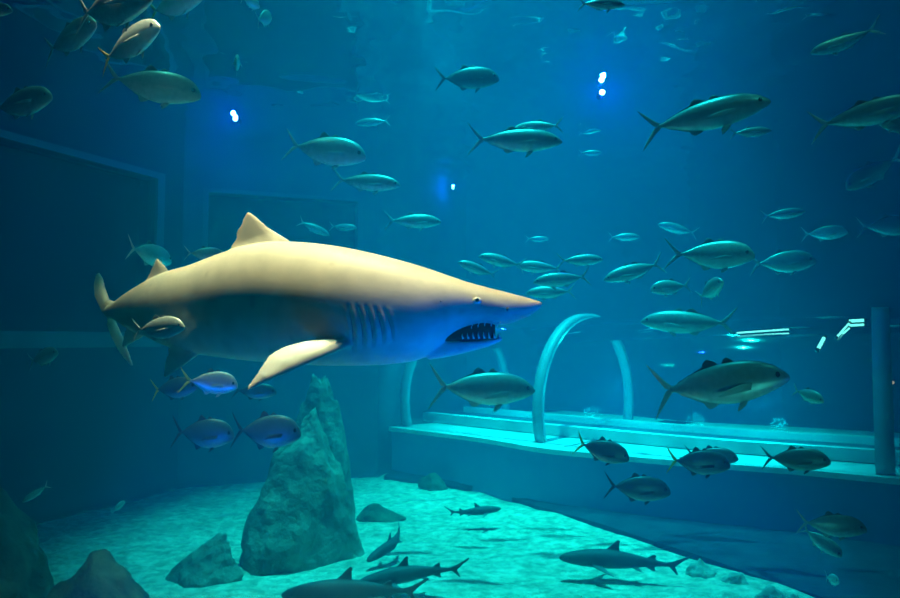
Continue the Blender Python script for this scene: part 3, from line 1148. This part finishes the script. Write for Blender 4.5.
# ------------------------------------------------------------------ bony fish
def fish_meshes(kind, bend):
    """Meshes of one fish of unit length: nose at +0.5, tail tips at -0.5."""
    if kind == 'slim':
        prof = [(0.5, -0.012, 0.004), (0.485, -0.01, 0.022), (0.45, -0.004, 0.046), (0.39, 0.002, 0.075), (0.30, 0.004, 0.102), (0.19, 0.0, 0.120), (0.06, -0.004, 0.122), (-0.07, -0.003, 0.104),
                (-0.18, 0, 0.072), (-0.26, 0, 0.041), (-0.31, 0, 0.022), (-0.345, 0, 0.016)]
        wr, dm = 0.58, M_SLIM
    else:
        prof = [(0.5, -0.03, 0.005), (0.49, -0.026, 0.035), (0.455, -0.012, 0.072), (0.40, 0.002, 0.112), (0.31, 0.006, 0.148), (0.19, 0.002, 0.172), (0.06, -0.004, 0.172), (-0.07, -0.003, 0.143),
                (-0.18, 0, 0.095), (-0.26, 0, 0.047), (-0.31, 0, 0.022), (-0.345, 0, 0.015)]
        wr, dm = 0.40, M_FISH

    def bd(bm):
        for v in bm.verts:
            t = max(0.0, 0.2 - v.co.x)
            v.co.y += bend * t * t

    pr = smooth_tab(prof, 3)
    hw = lambda x: lerp_tab(sorted([(a, c) for a, b, c in prof]), x)[0]
    zc = lambda x: lerp_tab(sorted([(a, b) for a, b, c in prof]), x)[0]
    out = []

    def add(name, bm, mat, sub=None):
        bd(bm)
        o = mesh_obj(name, bm, mat)
        out.append((name, o.data, V((0, 0, 0))))
        bpy.data.objects.remove(o)

    bm = bmesh.new()
    loft(bm, [sring(V((x, 0, z)), Y, h, h * wr + (0.004 if x < -0.2 else 0), 20, 2.0) for x, z, h in pr])
    add('body', bm, dm)
    # forked tail
    bm = bmesh.new()
    k = 1.0 if kind == 'slim' else 1.12
    for s in (1, -1):
        fin(bm, [((-0.325, 0, s * 0.016), (-0.345, 0, -s * 0.004), .008), ((-0.37, 0, s * 0.05 * k), (-0.385, 0, s * 0.008), .005), ((-0.42, 0, s * 0.1 * k), (-0.425, 0, s * 0.06 * k), .004),
                 ((-0.465, 0, s * 0.145 * k), (-0.465, 0, s * 0.115 * k), .003), ((-0.5, 0, s * 0.178 * k), (-0.497, 0, s * 0.168 * k), .0015)], Y)
    add('tail_fin', bm, M_FIN)
    # dorsal: short spiny lobe, then a sickle running to the tail
    tz = lambda x: zc(x) + hw(x) - 0.006
    bz = lambda x: zc(x) - hw(x) + 0.006
    bm = bmesh.new()
    fin(bm, [((0.17, 0, tz(0.17) - .01), (0.05, 0, tz(0.05) - .01), .005), ((0.13, 0, tz(0.13) + .018), (0.06, 0, tz(0.06) + .012), .003), ((0.10, 0, tz(0.1) + .038), (0.075, 0, tz(0.075) + .03), .0015)], Y)
    add('spiny_fin', bm, M_FIND)
    bm = bmesh.new()
    fh = 0.055 if kind == 'slim' else 0.075
    fin(bm, [((0.045, 0, tz(0.045) - .012), (-0.28, 0, tz(-0.28) - .008), .006), ((0.02, 0, tz(0.02) + fh * .35), (-0.285, 0, tz(-0.28) + .010), .003), ((-0.005, 0, tz(-0.0) + fh * .65), (-0.09, 0, tz(-0.09) + .02), .002), ((-0.045, 0, tz(-0.045) + fh), (-0.075, 0, tz(-0.07) + fh * .72), .0012)], Y)
    add('dorsal_fin', bm, M_FIND)
    bm = bmesh.new()
    fin(bm, [((0.0, 0, bz(0) + .012), (-0.28, 0, bz(-0.28) + .008), .006), ((-0.02, 0, bz(-0.02) - fh * .35), (-0.285, 0, bz(-0.28) - .010), .003), ((-0.05, 0, bz(-0.05) - fh * .62), (-0.12, 0, bz(-0.12) - .02), .002), ((-0.085, 0, bz(-0.085) - fh * .9), (-0.11, 0, bz(-0.11) - fh * .62), .0012)], Y)
    add('anal_fin', bm, M_FIN)
    for s in (1, -1):
        bm = bmesh.new()
        w0 = hw(0.24) * wr * 0.93
        fin(bm, [((0.25, s * w0, -0.015), (0.235, s * w0, -0.055), .005), ((0.16, s * (w0 + .03), -0.02), (0.17, s * (w0 + .025), -0.062), .003), ((0.08, s * (w0 + .055), -0.04), (0.1, s * (w0 + .05), -0.066), .002), ((0.01, s * (w0 + .07), -0.07), (0.02, s * (w0 + .07), -0.076), .001)])
        add('pectoral_fin', bm, M_FIN)
    bm = bmesh.new()
    for s in (1, -1):
        fin(bm, [((0.21, s * .012, bz(0.21) + .01), (0.15, s * .012, bz(0.15) + .008), .004), ((0.17, s * .03, bz(0.17) - .03), (0.13, s * .03, bz(0.13) - .02), .0025), ((0.125, s * .045, bz(0.12) - .055), (0.115, s * .045, bz(0.12) - .05), .001)])
    add('pelvic_fin', bm, M_FIN)
    ex, ez = (0.425, 0.012) if kind == 'slim' else (0.415, 0.018)
    er = 0.017 if kind == 'slim' else 0.023
    bm = bmesh.new()
    bmesh.ops.create_uvsphere(bm, u_segments=14, v_segments=8, radius=er)
    for v in bm.verts:
        v.co.y *= 0.5
    o = mesh_obj('eye', bm, M_PUPIL)
    for s in (1, -1):
        yy = hw(ex) * wr * sqrt(max(0, 1 - ((ez - zc(ex)) / hw(ex)) ** 2))
        out.append(('eye', o.data, V((ex, s * (yy - er * .1), ez))))
    bpy.data.objects.remove(o)
    return out


LIB = {(k, b): fish_meshes(k, b) for k in ('deep', 'slim') for b in (-0.7, 0.0, 0.7)}
DARKSET = {}


def fish(sp, px, py, d, ln, psi, pitch, bend, label, group, L=None, yellow=False, lite=False, roll=0, dark=False, deep=1.0):
    kind = 'slim' if sp == 'S' else 'deep'
    if L is None:
        L = ln * d / FPX / max(0.35, abs(cos(radians(psi))))
    p = at(px, py, d)
    name = 'amberjack' if sp == 'S' else ('yellowtail_jack' if yellow else 'jack_fish')
    root = empty(name, p, (radians(roll), -radians(pitch), radians(psi) - atan2(p.x, p.y) * 0.9))
    root.rotation_mode = 'XYZ'
    root.scale = (L, L, L * deep)
    tag(root, label, 'fish', group)
    for nm, md, loc in LIB[(kind, bend)]:
        if lite and nm in ('eye', 'pelvic_fin', 'spiny_fin'):
            continue
        alt = None
        if yellow and nm in ('tail_fin',):
            alt = M_FINY
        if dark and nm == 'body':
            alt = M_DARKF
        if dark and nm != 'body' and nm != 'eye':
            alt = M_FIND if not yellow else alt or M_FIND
        if alt:
            key = (md.name, alt.name)
            if key not in DARKSET:
                m2 = md.copy()
                m2.materials.clear()
                m2.materials.append(alt)
                DARKSET[key] = m2
            md = DARKSET[key]
        o = bpy.data.objects.new(nm, md)
        COL.objects.link(o)
        o.parent = root
        o.location = loc
        if yellow and nm == 'tail_fin':
            o['label'] = 'yellow forked tail fin'
    return root


G1 = 'jacks in the upper corner above the shark tail'
G2 = 'jacks swimming under the shark'
G3 = 'pale jacks shoaling past the shark snout'
G4 = 'dark jacks in front of the tunnel plinth'
G5 = 'faint jacks deep in the hazy water'
G6 = 'jacks high in the open water'
B0, BP, BM = 0.0, 0.7, -0.7
F = [
    # upper left cluster
    ('J', 152, 85, 4.8, 96, -8, -7, B0, 'green-lit jack with wide forked tail below the crowded corner fish', G1, {}),
    ('J', 20, 103, 4.6, 60, -45, 6, B0, 'jack with blue-lit belly swimming alone near the side wall', G1, {'L': 0.54}),
    ('J', 70, 38, 4.6, 48, -56, 8, B0, 'jack swimming just behind the pale-faced yellow-tailed pair', G1, {'L': 0.58}),
    ('J', 129, 44, 4.1, 36, -50, 14, B0, 'yellow-tailed jack with pale face under the largest corner jack', G1, {'yellow': True, 'L': 0.54}),
    ('J', 113, 5, 3.9, 74, -54, -3, B0, 'largest corner jack, dark body and warm pale face', G1, {'L': 0.72}),
    ('J', 176, 2, 4.7, 46, -48, 4, B0, 'yellow-tailed jack leading the crowded corner fish, cut by the top edge', G1, {'yellow': True, 'L': 0.6}),
    ('J', -10, 9, 4.2, 40, -25, 0, B0, 'jack entering at the upper corner, only its snout showing', G1, {}),
    ('J', 237, 64, 6.2, 0, -88, -6, B0, 'tiny head-on green jack above the single blue-white lamp', G1, {'L': 0.36}),
    ('J', 264, 18, 5.6, 0, 68, 30, B0, 'bright green speckled jack turning away near the water surface', G1, {'L': 0.34}),
    ('J', 250, 1, 5.4, 0, 60, 12, B0, 'jack at the top edge just above the bright green turning jack', G1, {'L': 0.3}),
    # centre top
    ('J', 325, 150, 5.9, 84, -12, -9, B0, 'teal jack with dark forked tail above the shark back', G6, {}),
    ('S', 366, 182, 6.3, 70, -12, -6, B0, 'slim green-backed fish just under the teal dark-tailed jack', G6, {}),
    ('S', 413, 221, 7.2, 58, 8, 1, B0, 'slim pale fish hovering over the shark back', G6, {}),
    ('S', 314, 228, 8.6, 34, 10, -22, B0, 'small pale fish nosing down behind the shark dorsal fin', G5, {'lite': True}),
    ('S', 343, 227, 9.4, 28, -10, -3, B0, 'faint small fish beside the pale fish nosing down', G5, {'lite': True}),
    ('S', 373, 122, 9.0, 36, 170, -3, B0, 'small pale fish swimming above the slim green-backed fish', G5, {'lite': True}),
    ('S', 348, 95, 8.6, 34, 150, 40, B0, 'faint fish rising steeply above the teal dark-tailed jack', G5, {'lite': True}),
    ('J', 296, 88, 8.3, 16, 30, -20, B0, 'smallest faint fish high above the shark dorsal fin', G5, {'lite': True}),
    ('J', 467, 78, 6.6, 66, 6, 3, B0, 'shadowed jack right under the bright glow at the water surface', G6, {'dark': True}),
    ('S', 488, 110, 9.6, 48, 190, 6, B0, 'faint pale fish between the shadowed jack and the dark-backed amberjack', G5, {'lite': True}),
    ('S', 515, 140, 5.9, 96, 5, -1, B0, 'dark-backed amberjack with shining belly edge above the shark snout', G6, {}),
    ('S', 538, 127, 7.2, 52, 170, 0, B0, 'faint fish half hidden behind the dark-backed amberjack', G5, {'lite': True}),
    ('S', 601, 4, 5.6, 48, 14, 0, B0, 'fish at the top edge above the mirrored blue-white lamp', G6, {}),
    # top right
    ('S', 703, 116, 5.2, 126, -6, 7, B0, 'long dark-backed amberjack near the water surface past the blue lamps', G6, {}),
    ('S', 750, 132, 6.6, 40, 12, 2, B0, 'bright small fish just under the long dark-backed amberjack', G6, {'lite': True}),
    ('S', 843, 43, 6.1, 62, 190, -12, BP, 'glowing green fish with curved body in the dark upper corner', G6, {}),
    ('S', 866, 114, 4.8, 104, -10, 5, B0, 'amberjack with glinting back half out of the picture', G6, {}),
    ('J', 899, 126, 4.9, 40, 200, 20, B0, 'jack at the picture edge just under the glinting amberjack', G6, {}),
    ('J', 871, 173, 7.4, 54, 200, -30, BP, 'faint jack diving head down in front of the dark wall', G5, {}),
    ('J', 888, 226, 8.0, 56, 8, 0, B0, 'faint jack at the picture edge in front of the dark wall', G5, {'lite': True}),
    ('S', 783, 214, 8.6, 42, 12, 6, B0, 'small pale fish under the long amberjack, in open water', G5, {'lite': True}),
    ('J', 824, 233, 9.4, 42, -4, 0, B0, 'dim jack before the dark wall edge above the tunnel', G5, {'lite': True}),
    ('J', 782, 262, 8.0, 62, 10, 3, B0, 'dim jack just ahead of the bright teal jack, above the tunnel', G5, {}),
    ('J', 712, 255, 6.6, 78, -14, -2, BM, 'bright teal jack with long trailing tail above the tunnel', G3, {}),
    ('J', 710, 290, 6.5, 0, -62, 18, B0, 'pale jack turning towards us just below the bright teal jack', G3, {'L': 0.46, 'roll': 12}),
    ('J', 671, 287, 7.5, 40, 200, -6, B0, 'rounded pale jack facing the shark, under the bright teal jack tail', G3, {}),
    ('S', 634, 271, 7.3, 62, 195, -16, B0, 'pale fish heading down towards the shark snout', G3, {}),
    ('S', 580, 260, 7.4, 46, 8, 2, B0, 'topmost pale fish of the shoal crossing over the shark snout', G3, {}),
    ('S', 502, 261, 7.6, 48, 188, 12, B0, 'upper of two pale fish just above the shark head', G3, {}),
    ('S', 478, 269, 7.4, 42, 192, 18, B0, 'lower of two pale fish just above the shark head', G3, {}),
    ('S', 540, 267, 7.9, 48, 186, 4, B0, 'pale fish hovering right above the tip of the shark snout', G3, {}),
    ('S', 562, 279, 7.1, 58, 190, -6, B0, 'middle pale fish of the shoal in front of the shark snout', G3, {}),
    ('S', 551, 292, 7.7, 50, 184, -2, B0, 'lowest pale fish of the shoal in front of the shark snout', G3, {}),
    ('S', 624, 237, 9.8, 32, 10, 0, B0, 'small faint fish alone over the pale shoal', G5, {'lite': True}),
    ('S', 537, 239, 10.5, 24, 10, 0, B0, 'tiny faint fish over the shark snout shoal', G5, {'lite': True}),
    ('S', 678, 229, 10.2, 40, 186, 16, B0, 'faint fish over the bright teal jack', G5, {'lite': True}),
    ('S', 590, 153, 10.5, 24, 10, 0, B0, 'tiny faint fish below the mirrored blue-white lamp', G5, {'lite': True}),
    ('S', 688, 322, 7.3, 92, 176, 2, B0, 'long dim fish lying along the tunnel crown, dark tail fin', G5, {}),
    # tunnel front
    ('S', 717, 384, 4.3, 130, -10, 9, B0, 'large amberjack with blue-lit cheek in front of the tunnel', 'large jacks before the tunnel', {'deep': 1.25}),
    ('S', 482, 388, 5.9, 106, 6, -2, B0, 'striped silver jack with pale tail under the shark jaw', 'large jacks before the tunnel', {'deep': 1.25}),
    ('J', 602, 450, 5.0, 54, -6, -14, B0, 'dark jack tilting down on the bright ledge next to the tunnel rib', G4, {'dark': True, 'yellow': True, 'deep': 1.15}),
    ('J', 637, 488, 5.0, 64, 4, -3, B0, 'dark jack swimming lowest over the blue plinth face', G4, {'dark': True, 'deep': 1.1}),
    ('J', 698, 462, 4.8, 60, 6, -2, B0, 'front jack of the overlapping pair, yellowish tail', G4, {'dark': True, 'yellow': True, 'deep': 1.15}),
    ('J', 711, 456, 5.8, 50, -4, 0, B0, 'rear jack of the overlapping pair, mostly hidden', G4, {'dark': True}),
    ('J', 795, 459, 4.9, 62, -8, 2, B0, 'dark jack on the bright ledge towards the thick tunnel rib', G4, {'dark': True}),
    ('J', 831, 525, 4.6, 62, 8, -2, B0, 'upper of two jacks low by the dark plinth end', G4, {}),
    ('J', 821, 541, 4.9, 42, -10, -32, B0, 'lower tilted jack of two by the dark plinth end', G4, {}),
    ('J', 808, 395, 5.3, 0, -42, -14, B0, 'yellow-green jack turning towards us beside the large amberjack', G4, {'L': 0.28}),
    ('J', 832, 579, 5.0, 0, -70, 10, B0, 'small pale jack close to the floor past the rubble', G4, {'L': 0.22}),
    # left side
    ('J', 43, 357, 5.6, 0, -52, 14, B0, 'dim jack turning in front of the dark side wall', G2, {'L': 0.36}),
    ('J', 158, 328, 3.7, 50, -38, 4, B0, 'teal jack swimming just under the shark tail stalk', G2, {}),
    ('J', 150, 254, 5.4, 0, 52, -6, B0, 'teal jack swimming away beyond the second dorsal fin', G2, {'L': 0.5}),
    ('J', 205, 254, 5.3, 40, 8, 0, B0, 'jack mostly hidden behind the shark back near the tail', G2, {}),
    ('J', 174, 388, 5.2, 44, -22, 6, B0, 'blue-bellied jack with raised tail below the pelvic fin', G2, {'yellow': True, 'dark': True, 'deep': 1.25}),
    ('J', 212, 382, 5.0, 50, -18, -6, BM, 'yellow-tailed jack between pelvic and pectoral fins of the shark', G2, {'yellow': True, 'deep': 1.25}),
    ('J', 254, 391, 5.4, 44, -8, -2, B0, 'jack partly covered by the pectoral fin tip', G2, {'dark': True}),
    ('J', 203, 433, 5.2, 60, -14, -3, B0, 'rear jack of the two deep blue jacks by the tall rock', G2, {'dark': True, 'deep': 1.35}),
    ('J', 266, 431, 5.1, 68, -12, -2, B0, 'leading jack of the two deep blue jacks, before the tall rock', G2, {'dark': True, 'deep': 1.35}),
    ('S', 36, 493, 6.2, 26, 200, -30, B0, 'faint little fish above the big dark rounded rock', G5, {'lite': True}),
    ('J', 118, 507, 6.6, 0, 40, 30, B0, 'faint little fish at the dark edge of the sand', G5, {'L': 0.17, 'lite': True}),
]
for sp, px, py, d, ln, psi, pit, bend, lb, g, kw in F:
    fish(sp, px, py, d, ln, psi, pit, bend, lb, g, **kw)

# ------------------------------------------------------------------ render look
S.view_settings.view_transform = 'Standard'
S.view_settings.look = 'None'
S.view_settings.gamma = 1
S.view_settings.use_curve_mapping = False
S.view_settings.exposure = 0.0
c = S.cycles
c.use_denoising = True
c.max_bounces = 8
c.diffuse_bounces = 3
c.glossy_bounces = 3
c.volume_bounces = 3
c.transparent_max_bounces = 16
c.sample_clamp_indirect = 3
c.caustics_reflective = False
c.caustics_refractive = False
